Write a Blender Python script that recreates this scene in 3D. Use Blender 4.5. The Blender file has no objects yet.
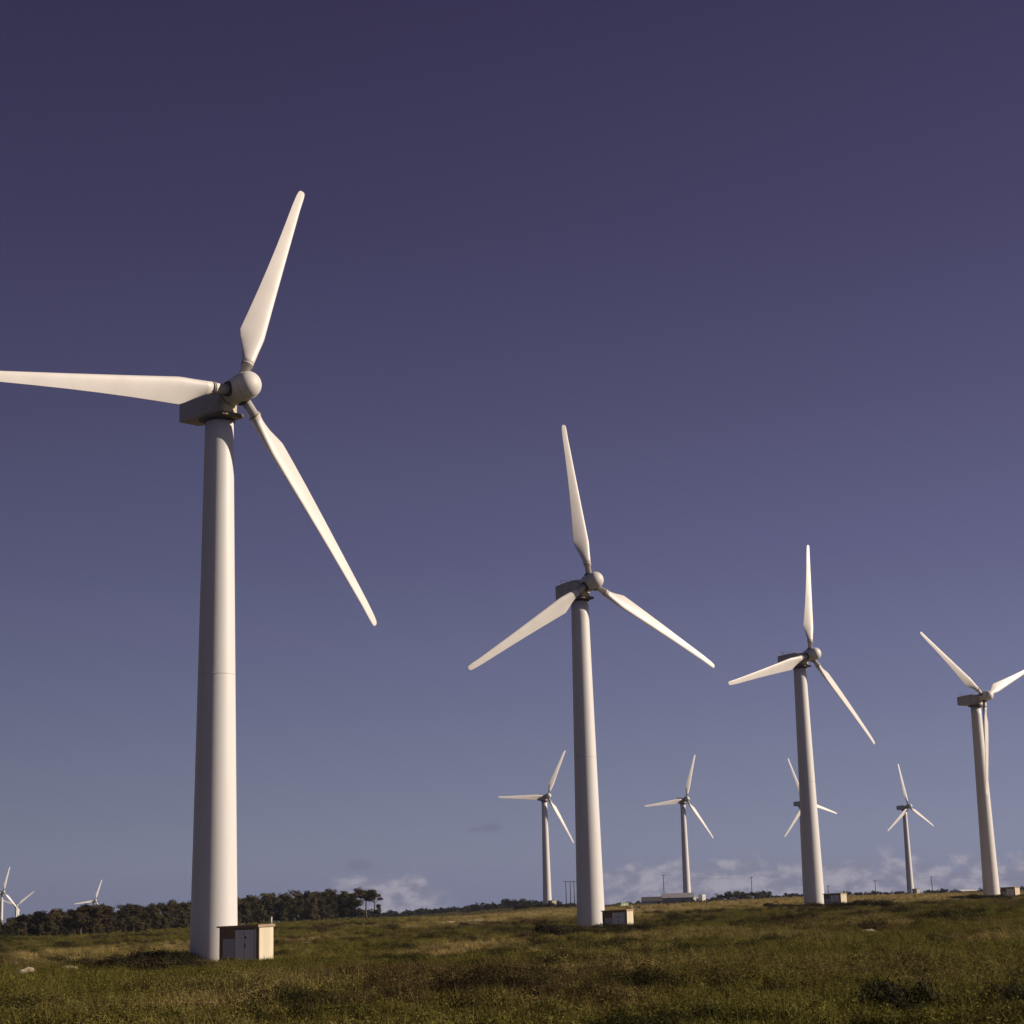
import bpy, math, random
import numpy as np
from mathutils import Matrix, Vector

R = math.radians
rng = np.random.default_rng(7)
random.seed(7)
sc = bpy.context.scene
C = sc.collection

# ------------------------------------------------------------------ camera
FPX, PITCH, ROLL = 1720.7, 0.22023, 0.02742
cam_d = bpy.data.cameras.new('camera')
cam_d.sensor_width = 36.0
cam_d.lens = FPX / 1024.0 * 36.0
cam_d.clip_start, cam_d.clip_end = 0.1, 30000
cam = bpy.data.objects.new('camera', cam_d)
C.objects.link(cam)
_c, _s = math.cos(PITCH), math.sin(PITCH)
_fw, _u0, _r0 = Vector((0, _c, _s)), Vector((0, -_s, _c)), Vector((1, 0, 0))
_cr, _sr = math.cos(ROLL), math.sin(ROLL)
_ri, _up = _cr * _r0 - _sr * _u0, _sr * _r0 + _cr * _u0
m = Matrix.Identity(4)
for i in range(3):
    m[i][0], m[i][1], m[i][2] = _ri[i], _up[i], -_fw[i]
cam.matrix_world = m
sc.camera = cam

# ------------------------------------------------------------------ sun and sky
SUN_AZ, SUN_EL = 92.0, 25.0          # azimuth clockwise from +Y
sun_d = bpy.data.lights.new('sun', 'SUN')
sun_d.energy = 5.0
sun_d.angle = R(0.53)
sun_d.color = (1.0, 0.85, 0.68)
sun = bpy.data.objects.new('sun', sun_d)
C.objects.link(sun)
sdir = Vector((math.sin(R(SUN_AZ)) * math.cos(R(SUN_EL)), math.cos(R(SUN_AZ)) * math.cos(R(SUN_EL)), math.sin(R(SUN_EL))))
sun.rotation_euler = sdir.to_track_quat('Z', 'Y').to_euler()
sun.location = sdir * 100

sc.view_settings.view_transform = 'Standard'
sc.view_settings.look = 'None'
sc.view_settings.exposure = 0.0
sc.view_settings.gamma = 1.0


class NT:
    """small helper to write node graphs as expressions"""
    def __init__(self, tree):
        self.t = tree
        self.n = tree.nodes
        self.l = tree.links

    def new(self, kind, **kw):
        n = self.n.new(kind)
        for k, v in kw.items():
            setattr(n, k, v)
        return n

    def put(self, sock, v):
        if isinstance(v, bpy.types.NodeSocket):
            self.l.new(v, sock)
        else:
            sock.default_value = v

    def math(self, op, a, b=None, c=None, clamp=False):
        n = self.new('ShaderNodeMath', operation=op, use_clamp=clamp)
        self.put(n.inputs[0], a)
        if b is not None:
            self.put(n.inputs[1], b)
        if c is not None:
            self.put(n.inputs[2], c)
        return n.outputs[0]

    def mr(self, v, a, b, c=0.0, d=1.0, smooth=True):
        n = self.new('ShaderNodeMapRange', interpolation_type='SMOOTHSTEP' if smooth else 'LINEAR')
        for s, x in zip(n.inputs[:5], (v, a, b, c, d)):
            self.put(s, x)
        return n.outputs[0]

    def mix(self, f, a, b, blend='MIX'):
        n = self.new('ShaderNodeMix', data_type='RGBA', blend_type=blend, clamp_factor=True)
        self.put(n.inputs[0], f)
        for s, x in ((n.inputs[6], a), (n.inputs[7], b)):
            if isinstance(x, tuple) and len(x) == 3:
                x = x + (1,)
            self.put(s, x)
        return n.outputs[2]

    def noise(self, vec, scale, detail=3, rough=0.55, dim='3D'):
        n = self.new('ShaderNodeTexNoise', noise_dimensions=dim)
        if vec is not None:
            self.put(n.inputs['Vector'], vec)
        n.inputs['Scale'].default_value = scale
        n.inputs['Detail'].default_value = detail
        n.inputs['Roughness'].default_value = rough
        return n.outputs['Fac']

    def ramp(self, f, stops):
        n = self.new('ShaderNodeValToRGB')
        els = n.color_ramp.elements
        while len(els) < len(stops):
            els.new(0.5)
        for e, (p, c) in zip(els, stops):
            e.position = p
            e.color = tuple(c) + (1,)
        self.put(n.inputs[0], f)
        return n.outputs[0]

    def comb(self, x, y, z):
        n = self.new('ShaderNodeCombineXYZ')
        for s, v in zip(n.inputs, (x, y, z)):
            self.put(s, v)
        return n.outputs[0]


def lin(r, g, b):
    f = lambda v: (v / 255 / 12.92) if v / 255 <= 0.04045 else ((v / 255 + 0.055) / 1.055) ** 2.4
    return (f(r), f(g), f(b))


world = bpy.data.worlds.new('World')
sc.world = world
world.use_nodes = True
W = NT(world.node_tree)
W.n.clear()
w_out = W.new('ShaderNodeOutputWorld')
w_bg = W.new('ShaderNodeBackground')
W.l.new(w_bg.outputs[0], w_out.inputs[0])
SKY_STRENGTH = 0.1
w_bg.inputs[1].default_value = SKY_STRENGTH
sky = W.new('ShaderNodeTexSky', sky_type='NISHITA')
sky.sun_disc = False
sky.sun_elevation = R(SUN_EL)
sky.sun_rotation = R(SUN_AZ)
tc = W.new('ShaderNodeTexCoord')
sep = W.new('ShaderNodeSeparateXYZ')
W.l.new(tc.outputs['Generated'], sep.inputs[0])
el = W.math('MULTIPLY', W.math('ARCSINE', sep.outputs[2]), 57.29578)
az = W.math('MULTIPLY', W.math('ARCTAN2', sep.outputs[0], sep.outputs[1]), 57.29578)
t = W.math('DIVIDE', W.math('MAXIMUM', el, 0.0), 90.0)
stops = [(0.0, lin(117, 123, 150)), (1.6 / 90, lin(121, 128, 153)), (6.2 / 90, lin(106, 110, 140)), (11 / 90, lin(90, 91, 125)),
         (16 / 90, lin(77, 76, 109)), (22 / 90, lin(65, 62, 94)), (29.5 / 90, lin(55, 51, 81)), (45 / 90, lin(44, 41, 68)), (1.0, lin(36, 34, 58))]
nish = ((0.0, (.034, .044, .046)), (6.2, (.032, .041, .045)), (16.0, (.0165, .025, .036)), (29.5, (.0128, .0183, .027)), (90.0, (.010, .013, .022)))
NMIX = 0.05
_st = []
for p_, c_ in stops:                     # leave room for the share of light the Nishita sky adds
    nn_ = [float(np.interp(p_ * 90, [q[0] for q in nish], [q[1][k] for q in nish])) for k in range(3)]
    _st.append((p_, tuple(max(0.004, (c_[k] - nn_[k] * NMIX / 0.1) / (1 - NMIX)) for k in range(3))))
grad = W.ramp(t, _st)
side = W.math('MULTIPLY_ADD', sep.outputs[0], 0.50, 1.0)           # sky is brighter towards the sun
side_rgb = W.comb(side, side, side)
grad = W.mix(1.0, grad, side_rgb, 'MULTIPLY')
# low cumulus along the horizon
warp = W.noise(W.comb(W.math('MULTIPLY', az, 0.95), W.math('MULTIPLY', el, 1.25), 3.0), 1.0, 6, 0.52)
big = W.noise(W.comb(W.math('MULTIPLY', az, 0.23), 7.3, 1.0), 1.0, 2, 0.5)
n_c = W.math('MULTIPLY_ADD', big, 0.55, warp)
limit = W.math('MULTIPLY_ADD', el, 0.33, 0.43)
cover = W.mr(W.math('SUBTRACT', n_c, limit), 0.0, 0.14)
right_bank = W.mr(az, 1.0, 4.0)
left_bank = W.math('MULTIPLY', W.mr(az, -7.0, -5.0), W.mr(az, -2.0, -3.4))
where = W.math('MAXIMUM', right_bank, left_bank)
cover = W.math('MULTIPLY', W.math('MULTIPLY', cover, where), W.mr(el, 1.45, 0.8))
tone = W.noise(W.comb(W.math('MULTIPLY', az, 1.3), W.math('MULTIPLY', el, 2.0), 11.0), 1.0, 5, 0.55)
cl_col = W.mix(W.mr(tone, 0.38, 0.64), lin(124, 124, 146), lin(176, 170, 181))
grad = W.mix(W.math('MULTIPLY', cover, 0.68), grad, cl_col)
# two small grey cloud scraps higher up
for a0, e0, wa, we in ((-0.95, 2.25, 0.50, 0.20), (-1.55, 2.2, 0.22, 0.10), (-5.3, 1.15, 0.55, 0.20)):
    dx = W.math('DIVIDE', W.math('SUBTRACT', az, a0), wa)
    dy = W.math('DIVIDE', W.math('SUBTRACT', el, e0), we)
    rr = W.math('SQRT', W.math('ADD', W.math('MULTIPLY', dx, dx), W.math('MULTIPLY', dy, dy)))
    rr = W.math('MULTIPLY_ADD', W.math('SUBTRACT', warp, 0.5), 2.2, rr)
    grad = W.mix(W.math('MULTIPLY', W.mr(rr, 1.0, 0.2), 0.45), grad, lin(98, 100, 128))
grad10 = W.mix(1.0, grad, (1 / SKY_STRENGTH,) * 3, 'MULTIPLY')
W.l.new(W.mix(NMIX, grad10, sky.outputs[0]), w_bg.inputs[0])


# ------------------------------------------------------------------ helpers
def px_dir(x, y):
    X, Y = (x - 512) / FPX, (512 - y) / FPX
    v = _ri * X + _up * Y + _fw
    return np.array(v)


def tag(o, label=None, cat=None, group=None, kind=None):
    if label:
        o['label'] = label
    if cat:
        o['category'] = cat
    if group:
        o['group'] = group
    if kind:
        o['kind'] = kind
    return o


def empty(name, loc, rz=0.0):
    o = bpy.data.objects.new(name, None)
    C.objects.link(o)
    o.location = loc
    o.rotation_euler = (0, 0, rz)
    o.empty_display_size = 0.5
    return o


def copy_tree(o, parent=None):
    c = o.copy()
    C.objects.link(c)
    c.parent = parent
    for ch in list(o.children):
        copy_tree(ch, c)
    return c


class MB:
    """collects shapes, links them as one mesh object"""
    def __init__(self):
        self.v, self.f, self.s = [], [], []

    def add(self, v, f, smooth=False):
        o = len(self.v)
        self.v += [tuple(p) for p in v]
        self.f += [tuple(i + o for i in q) for q in f]
        self.s += [smooth] * len(f)
        return self

    def box(self, x0, x1, y0, y1, z0, z1, bev=0.0):
        if bev <= 0:
            v = [(x, y, z) for z in (z0, z1) for y in (y0, y1) for x in (x0, x1)]
            return self.add(v, [(0, 2, 3, 1), (4, 5, 7, 6), (0, 1, 5, 4), (2, 6, 7, 3), (0, 4, 6, 2), (1, 3, 7, 5)])
        b = bev
        rings = []
        for z, i in ((z0, b), (z0 + b, 0), (z1 - b, 0), (z1, b)):
            rings.append([(x0 + i, y0 + b, z), (x0 + b, y0 + i, z), (x1 - b, y0 + i, z), (x1 - i, y0 + b, z),
                          (x1 - i, y1 - b, z), (x1 - b, y1 - i, z), (x0 + b, y1 - i, z), (x0 + i, y1 - b, z)])
        return self.loft(rings, True, True, False)

    def loft(self, rings, cap0=True, cap1=True, smooth=True):
        n = len(rings[0])
        v = [p for r_ in rings for p in r_]
        f = []
        for k in range(len(rings) - 1):
            for i in range(n):
                j = (i + 1) % n
                f.append((k * n + i, k * n + j, k * n + n + j, k * n + n + i))
        o = len(self.f)
        self.add(v, f, smooth)
        base = len(self.v) - len(v)
        if cap0:
            self.f.append(tuple(base + i for i in reversed(range(n))))
            self.s.append(False)
        if cap1:
            self.f.append(tuple(base + (len(rings) - 1) * n + i for i in range(n)))
            self.s.append(False)
        return self

    def tube(self, p0, p1, r0, r1=None, n=12, smooth=True):
        r1 = r0 if r1 is None else r1
        p0, p1 = Vector(p0), Vector(p1)
        q = (p1 - p0).to_track_quat('Z', 'Y')
        rings = []
        for p, r_ in ((p0, r0), (p1, r1)):
            rings.append([p + q @ Vector((r_ * math.cos(2 * math.pi * i / n), r_ * math.sin(2 * math.pi * i / n), 0)) for i in range(n)])
        return self.loft(rings, True, True, smooth)

    def lathe(self, axis_pts, n=24, axis='Z', smooth=True):
        """axis_pts: (along, radius) list"""
        rings = []
        for a, r_ in axis_pts:
            ring = []
            for i in range(n):
                c, s = r_ * math.cos(2 * math.pi * i / n), r_ * math.sin(2 * math.pi * i / n)
                ring.append((c, s, a) if axis == 'Z' else (c, -a, s))
            rings.append(ring)
        return self.loft(rings, True, True, smooth)

    def build(self, name, mat, parent=None, mtx=None):
        me = bpy.data.meshes.new(name)
        me.from_pydata(self.v, [], self.f)
        me.polygons.foreach_set('use_smooth', self.s)
        me.materials.append(mat)
        import bmesh
        bm = bmesh.new()
        bm.from_mesh(me)
        bmesh.ops.recalc_face_normals(bm, faces=bm.faces)
        bm.to_mesh(me)
        bm.free()
        o = bpy.data.objects.new(name, me)
        C.objects.link(o)
        if parent is not None:
            o.parent = parent
        if mtx is not None:
            o.matrix_local = mtx
        return o


def fast_mesh(name, v, f, mat, smooth=False):
    """v Nx3 array, f Mx4 or Mx3 array"""
    me = bpy.data.meshes.new(name)
    v = np.asarray(v, dtype=np.float32)
    f = np.asarray(f, dtype=np.int32)
    me.vertices.add(len(v))
    me.vertices.foreach_set('co', v.ravel())
    k = f.shape[1]
    me.loops.add(f.size)
    me.loops.foreach_set('vertex_index', f.ravel())
    me.polygons.add(len(f))
    me.polygons.foreach_set('loop_start', np.arange(0, f.size, k, dtype=np.int32))
    me.polygons.foreach_set('loop_total', np.full(len(f), k, dtype=np.int32))
    me.polygons.foreach_set('use_smooth', np.full(len(f), smooth))
    me.update(calc_edges=True)
    me.validate()
    me.materials.append(mat)
    return me


def link_mesh(name, me, parent=None):
    o = bpy.data.objects.new(name, me)
    C.objects.link(o)
    o.parent = parent
    return o


# value noise in numpy
_perm = np.random.default_rng(3).random((256, 256))


def vnoise(x, y):
    x = np.asarray(x, float)
    y = np.asarray(y, float)
    xi, yi = np.floor(x).astype(int), np.floor(y).astype(int)
    fx, fy = x - xi, y - yi
    fx, fy = fx * fx * (3 - 2 * fx), fy * fy * (3 - 2 * fy)
    g = lambda a, b: _perm[a & 255, b & 255]
    return (g(xi, yi) * (1 - fx) + g(xi + 1, yi) * fx) * (1 - fy) + (g(xi, yi + 1) * (1 - fx) + g(xi + 1, yi + 1) * fx) * fy


def fbm(x, y, s, o=4, seed=0):
    a, t, w = 0.0, 0.0, 1.0
    for i in range(o):
        a = a + w * vnoise(x / s + 17.3 * i + seed * 31.7, y / s - 9.1 * i + seed * 12.9)
        t += w
        w *= 0.5
        s *= 0.5
    return a / t


# ------------------------------------------------------------------ terrain
TURB = [  # x, y, base z, yaw, phase
    (-21.4, 122.6, -3.52, 44.6, -23.1), (7.9, 205.9, -3.63, 31.5, 2.9), (47.3, 286.3, -2.38, 40.1, -13.8), (95.6, 359.8, -2.24, 37.1, 51.0),
    (9.3, 664.7, -3.14, 28.1, -29.5), (68.2, 730.9, -2.21, 29.2, -22.3), (124.2, 770.8, -2.97, 35.3, 16.6), (182.9, 831.5, -3.24, 39.8, 3.9)]


def at(x, D, z, y=903):
    d = px_dir(x, y)
    k = D / math.hypot(d[0], d[1])
    return (d[0] * k, d[1] * k, z)


ctrl = [(t_[0], t_[1], t_[2] - (0.40, 0.50, 0.80, 0.95, 0.6, 1.6, 0.8, 0.4)[i]) for i, t_ in enumerate(TURB)]
ctrl += [(0, 0, -2.6), (-15, 20, -2.6), (15, 20, -2.6), (0, 40, -2.65), (-14, 45, -2.7), (14, 45, -2.6), (0, 80, -3.0), (25, 90, -2.7), (-25, 85, -3.1),
         (-60, 60, -2.9), (60, 60, -2.6), (0, -60, -2.6), (60, 150, -2.4), (-50, 180, -4.3), (-70, 130, -3.7)]
ctrl += [at(0, 350, -5.2), at(100, 345, -5.2), at(190, 425, -5.2), at(300, 500, -5.2), at(370, 530, -5.2), at(450, 420, -4.7), at(450, 560, -6.2), at(640, 390, -2.9), at(640, 560, -4.5),
         at(650, 700, -4.9), at(760, 420, -2.45), at(760, 560, -3.5), at(900, 430, -2.2), at(900, 560, -2.9), at(1000, 540, -3.0)]
ctrl += [at(215, 108, -3.75), at(215, 92, -3.4), at(240, 116, -3.95), at(120, 105, -3.65), at(60, 100, -3.5), at(590, 190, -3.9), at(600, 175, -3.75), at(815, 275, -3.05), at(820, 255, -3.05), at(985, 345, -3.05)]
ctrl += [at(-500, 350, -5.2), at(1500, 350, -2), at(-500, 1000, -16), at(1500, 1000, -4)]
ctrl += [at(0, 700, -12), at(0, 1450, -24), at(20, 1700, -33), at(95, 1700, -32), at(300, 1000, -13), at(450, 1000, -9.0), at(600, 1000, -6.5), at(800, 1100, -5.5), at(1000, 1100, -5.5),
         at(450, 1500, -20), at(600, 1500, -15), at(1000, 1500, -12), at(512, 3000, -45), at(-500, 3000, -55), at(1500, 3000, -45), at(512, 7000, -110), at(-900, 7000, -120), at(1900, 7000, -110)]
ctrl = np.array(ctrl)


def _warp(x, y):
    x = np.asarray(x, float)
    y = np.asarray(y, float)
    d = np.hypot(x, y) + 1e-6
    a = np.arctan2(x, y)
    k = np.log1p(d / 60.0)
    return np.stack([k * np.sin(a), k * np.cos(a)], -1)


def _ker(a, b):
    d2 = ((a[..., None, :] - b[None, :, :]) ** 2).sum(-1)
    return np.sqrt(d2 + 0.05 ** 2)


_cw = _warp(ctrl[:, 0], ctrl[:, 1])
_K = _ker(_cw, _cw) + 0.002 * np.eye(len(ctrl))
_wts = np.linalg.solve(_K, ctrl[:, 2] + 4)


def height(x, y, rough=True):
    x = np.atleast_1d(np.asarray(x, float))
    y = np.atleast_1d(np.asarray(y, float))
    z = _ker(_warp(x, y), _cw) @ _wts - 4
    if rough:
        d = np.hypot(x, y)
        f = np.clip(d / 30, 0, 1)
        for t_ in TURB[:4]:                                        # flatter ground round the towers
            f = f * (1 - 0.75 * np.exp(-(np.hypot(x - t_[0], y - t_[1] + 6) / 15) ** 2))
        z = z + f * ((fbm(x, y, 14, 3, 1) - 0.5) * 0.75 + (fbm(x, y, 3.2, 3, 2) - 0.5) * 0.95)
        for (a, b, rx_, ry_, hb_) in SAND:                              # bare sand shows as low banks
            z = z + hb_ * ssm(blob(x, y, a, b, rx_ * 1.6, ry_ * 2.2), 0.0, 0.7)
    return z


def ssm(v, a, b):
    t_ = np.clip((v - a) / (b - a), 0, 1)
    return t_ * t_ * (3 - 2 * t_)


def blob(x, y, cx, cy, rx_, ry_):
    return np.clip(1 - np.hypot((x - cx) / rx_, (y - cy) / ry_), 0, 1)


SAND = []


def gz(x, y):
    return float(height(x, y)[0])


def ground_hit(px, py):
    d = px_dir(px, py)
    k = 20.0
    while k < 3000:
        p = d * k
        if p[2] < gz(p[0], p[1]):
            return p[0], p[1], gz(p[0], p[1])
        k *= 1.004
    return p[0], p[1], p[2]


def at_ground(px, D):
    x, y, _ = at(px, D, 0)
    return x, y, gz(x, y)


def to_px(x, y):
    """pixel column of a ground point, used only to lay out the vegetation zones"""
    return 512 + FPX * np.asarray(x) / (np.maximum(np.asarray(y), 1) * _c) * 0.999


# zones of vegetation, as plan-view masks
STRAW = []
for (px, py, wx, dy) in ((70, 962, 75, 6), (140, 957, 45, 5), (10, 958, 40, 5), (470, 951, 70, 6), (540, 957, 70, 4), (660, 941, 60, 4), (745, 940, 45, 4), (890, 928, 60, 4), (1000, 940, 60, 5),
                         (300, 943, 45, 2.5), (480, 922, 90, 2.5), (250, 1000, 60, 8), (620, 985, 60, 10)):
    x, y, z = ground_hit(px, py)
    x2, y2, z2 = ground_hit(px, py - dy)
    STRAW.append((x, y, wx * y / FPX, abs(y2 - y) * 1.3))
_sand = []
for (px, py, wx, dy) in ((67, 978, 12, 2.4), (28, 981, 6, 1.4), (50, 979.5, 5, 1.0), (870, 939, 11, 2.0), (926, 937, 16, .8), (965, 916, 8, 1), (950, 916, 6, 1), (545, 932, 18, .8), (445, 924, 50, .35), (540, 924, 30, .35), (310, 944, 28, 0.5)):
    x, y, z = ground_hit(px, py)
    x2, y2, z2 = ground_hit(px, py - dy)
    _sand.append((x, y, wx * y / FPX, max(0.8, min(1.9, abs(y2 - y))), 0.52 if (dy > 1.2 and px < 900) else 0.22))
SAND += _sand


def zones(x, y):
    d = np.hypot(x, y)
    p = to_px(x, y)
    jig = (fbm(x, y, 40, 3, 5) - 0.5)
    dry = ssm(d + jig * 90, 265, 330) * (1 - ssm(d + jig * 60, 560, 640)) * ssm(p + jig * 120, 340, 460)
    pat = np.zeros_like(d)
    for (a, b, rx_, ry_) in STRAW:
        pat = np.maximum(pat, np.clip(blob(x, y, a, b, rx_ * 1.5, ry_ * 1.7) * 1.6, 0, 1) * 0.85)
    patch = ssm(fbm(x, y * 0.45, 11, 4, 8), 0.52, 0.70)
    dry = np.clip(dry * 0.9 + pat * (0.35 + 0.9 * fbm(x, y, 4, 3, 9)) + patch * 0.35 * (d < 300), 0, 1)
    brown = ssm(fbm(x, y * 0.5, 9, 4, 12), 0.50, 0.72)
    sand = np.zeros_like(d)
    for (a, b, rx_, ry_, hb_) in SAND:
        sand = np.maximum(sand, ssm(blob(x, y, a, b, rx_ * 1.35, ry_ * 1.25) + (fbm(x, y, 1.3, 3, 15) - 0.5) * 0.5, 0.12, 0.3))
    return dry, brown, sand


# ------------------------------------------------------------------ materials
def new_mat(name):
    mt = bpy.data.materials.new(name)
    mt.use_nodes = True
    T = NT(mt.node_tree)
    b = mt.node_tree.nodes['Principled BSDF']
    return mt, T, b


def paint(name, col, rough=0.45, dirt=0.12, scale=0.8, streak=True, bump=0.0):
    mt, T, b = new_mat(name)
    tcn = T.new('ShaderNodeTexCoord')
    mp = T.new('ShaderNodeMapping')
    mp.inputs['Scale'].default_value = (1, 1, 0.12 if streak else 1)
    T.l.new(tcn.outputs['Object'], mp.inputs[0])
    n1 = T.noise(mp.outputs[0], scale, 5, 0.6)
    n2 = T.noise(tcn.outputs['Object'], scale * 6, 3)
    f = T.math('MULTIPLY', T.mr(T.math('MULTIPLY_ADD', n2, 0.3, n1), 0.55, 0.85), dirt)
    dark = tuple(c * k for c, k in zip(col, (0.62, 0.57, 0.5)))
    T.l.new(T.mix(f, col, dark), b.inputs['Base Color'])
    T.l.new(T.math('MULTIPLY_ADD', n1, 0.15, rough), b.inputs['Roughness'])
    return mt


M = {}
M['tower'] = paint('tower_paint', (0.74, 0.725, 0.71), 0.42, 0.16, 0.7)
M['blade'] = paint('blade_gelcoat', (0.71, 0.675, 0.645), 0.38, 0.18, 0.35, False)
M['nacelle'] = paint('nacelle_paint', (0.50, 0.49, 0.51), 0.5, 0.3, 0.9)
M['hub'] = paint('hub_paint', (0.70, 0.675, 0.64), 0.45, 0.2, 0.9)
M['under'] = paint('brown_shade_and_seam', (0.20, 0.155, 0.10), 0.6, 0.5, 1.2, False)  # brown paints ground-reflected shade on the bedplate underside; flange seam shares it
M['dark'] = paint('dark_metal', (0.05, 0.05, 0.055), 0.5, 0.2, 2.0, False)
M['seam'] = paint('seam_grey', (0.60, 0.57, 0.54), 0.5, 0.3, 2.0, False)
M['shed_wall'] = paint('cream_render', (0.72, 0.64, 0.48), 0.85, 0.35, 1.1)
M['shed_trim'] = paint('brown_trim', (0.27, 0.185, 0.115), 0.8, 0.4, 1.5, False)
M['shed_roof'] = paint('roof_concrete', (0.36, 0.27, 0.18), 0.85, 0.5, 1.2, False)
M['shed_door'] = paint('white_door_paint', (0.80, 0.79, 0.78), 0.5, 0.25, 1.5)
M['shed_vent'] = paint('grey_louvre_paint', (0.60, 0.58, 0.57), 0.6, 0.3, 1.5)
M['wood'] = paint('creosoted_pole', (0.075, 0.06, 0.05), 0.85, 0.4, 1.0)
M['barn_wall'] = paint('barn_wall', (0.52, 0.50, 0.51), 0.8, 0.3, 0.3)
M['barn_roof'] = paint('barn_roof', (0.075, 0.07, 0.075), 0.7, 0.3, 0.4, False)
M['barn_grey'] = paint('fibre_roof', (0.27, 0.26, 0.28), 0.75, 0.3, 0.4, False)
M['white'] = paint('white_wall', (0.75, 0.73, 0.70), 0.6, 0.2, 0.6)
M['green'] = paint('green_paint', (0.30, 0.43, 0.27), 0.55, 0.3, 1.0, False)


def leaf_mat(name, cols, inst=True, trans=0.25, var=0.5):
    """cols: green, straw, brown ; mixed by instance attributes 'dry','brown' and random"""
    mt, T, b = new_mat(name)
    oi = T.new('ShaderNodeObjectInfo')
    geo = T.new('ShaderNodeNewGeometry')
    rnd = oi.outputs['Random']
    if inst:
        a1 = T.new('ShaderNodeAttribute', attribute_type='INSTANCER', attribute_name='dry')
        a2 = T.new('ShaderNodeAttribute', attribute_type='INSTANCER', attribute_name='brown')
        col = T.mix(a2.outputs['Fac'], cols[0], cols[2])
        col = T.mix(a1.outputs['Fac'], col, cols[1])
    else:
        n = T.noise(geo.outputs['Position'], 0.05, 2)
        col = T.mix(T.mr(n, 0.4, 0.62), cols[0], cols[2])
        col = T.mix(T.math('MULTIPLY', rnd, 0.6), col, cols[1])
    isl = geo.outputs['Random Per Island']
    k = T.math('MULTIPLY_ADD', isl, var, 1.0 - var * 0.5)
    k = T.math('MULTIPLY', k, T.math('MULTIPLY_ADD', rnd, 0.5 if inst else 1.0, 0.75 if inst else 0.55))
    col = T.mix(1.0, col, T.comb(k, k, k), 'MULTIPLY')
    T.l.new(col, b.inputs['Base Color'])
    b.inputs['Roughness'].default_value = 0.85
    b.inputs['Specular IOR Level'].default_value = 0.12
    if trans > 0:
        tr = T.new('ShaderNodeBsdfTranslucent')
        T.l.new(col, tr.inputs[0])
        mx = T.new('ShaderNodeMixShader')
        mx.inputs[0].default_value = trans
        T.l.new(b.outputs[0], mx.inputs[1])
        T.l.new(tr.outputs[0], mx.inputs[2])
        T.l.new(mx.outputs[0], mt.node_tree.nodes['Material Output'].inputs[0])
    return mt


GREEN, STRAWC, BROWNC = (0.198, 0.178, 0.033), (0.42, 0.33, 0.135), (0.21, 0.155, 0.052)
M['grass'] = leaf_mat('heath_grass_blades', (GREEN, STRAWC, BROWNC))
M['heather'] = leaf_mat('heather_leaves', ((0.150, 0.137, 0.026), (0.27, 0.21, 0.08), (0.135, 0.098, 0.035)))
M['scrub'] = leaf_mat('scrub_leaves', ((0.040, 0.039, 0.010), (0.065, 0.052, 0.018), (0.040, 0.029, 0.012)))
M['bush'] = leaf_mat('gorse_leaves', ((0.030, 0.029, 0.012), (0.042, 0.036, 0.015), (0.036, 0.026, 0.014)), inst=False)
M['leaf'] = leaf_mat('tree_leaves', ((0.047, 0.043, 0.018), (0.088, 0.068, 0.030), (0.068, 0.049, 0.025)), inst=False, trans=0.2)
M['leaf_far'] = leaf_mat('far_tree_leaves', ((0.050, 0.048, 0.030), (0.065, 0.055, 0.035), (0.055, 0.047, 0.032)), inst=False, trans=0.15)
M['bark'] = paint('bark', (0.13, 0.10, 0.075), 0.9, 0.5, 1.5)

mt, T, b = new_mat('heath_soil')
geo = T.new('ShaderNodeNewGeometry')
ad = T.new('ShaderNodeAttribute', attribute_name='dry')
ab = T.new('ShaderNodeAttribute', attribute_name='brown')
asd = T.new('ShaderNodeAttribute', attribute_name='sand')
col = T.mix(ab.outputs['Fac'], (0.055, 0.046, 0.011), (0.050, 0.035, 0.015))  # soil kept dark, painting shade into the gaps between plants
col = T.mix(ad.outputs['Fac'], col, (0.27, 0.205, 0.085))
nn = T.noise(geo.outputs['Position'], 0.9, 6, 0.65)
nm = T.noise(geo.outputs['Position'], 0.11, 4, 0.6)
k = T.math('MULTIPLY', T.mr(nn, 0.25, 0.75, 0.5, 1.5, False), T.mr(nm, 0.3, 0.7, 0.7, 1.3, False))
col = T.mix(1.0, col, T.comb(k, k, k), 'MULTIPLY')
col = T.mix(asd.outputs['Fac'], col, T.mix(nn, (0.44, 0.36, 0.26), (0.56, 0.47, 0.36)))
T.l.new(col, b.inputs['Base Color'])
b.inputs['Roughness'].default_value = 0.95
b.inputs['Specular IOR Level'].default_value = 0.1
bp = T.new('ShaderNodeBump')
bp.inputs['Strength'].default_value = 0.7
bp.inputs['Distance'].default_value = 0.35
T.l.new(nn, bp.inputs['Height'])
T.l.new(bp.outputs[0], b.inputs['Normal'])
M['soil'] = mt

# ------------------------------------------------------------------ ground sheet (polar grid round the camera)
azs = np.concatenate([np.arange(-180, -26, 3.0), np.arange(-26, 26, 0.16), np.arange(26, 180, 3.0)])
azs = np.radians(azs)
rad = np.concatenate([[2.0, 6, 12], np.geomspace(18, 3000, 320)])
A, RR = np.meshgrid(azs, rad)
gx, gy = (RR * np.sin(A)).ravel(), (RR * np.cos(A)).ravel()
gzv = height(gx, gy)
gv = np.stack([gx, gy, gzv], 1)
na, nr = len(azs), len(rad)
ii, jj = np.meshgrid(np.arange(na), np.arange(nr - 1))
i2 = (ii + 1) % na
gf = np.stack([jj * na + ii, jj * na + i2, (jj + 1) * na + i2, (jj + 1) * na + ii], -1).reshape(-1, 4)
gf = gf[:, ::-1]
gv = np.vstack([gv, [[0, 0, gz(0, 0)]]])
me = fast_mesh('heath_ground', gv, gf, M['soil'], True)
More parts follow.
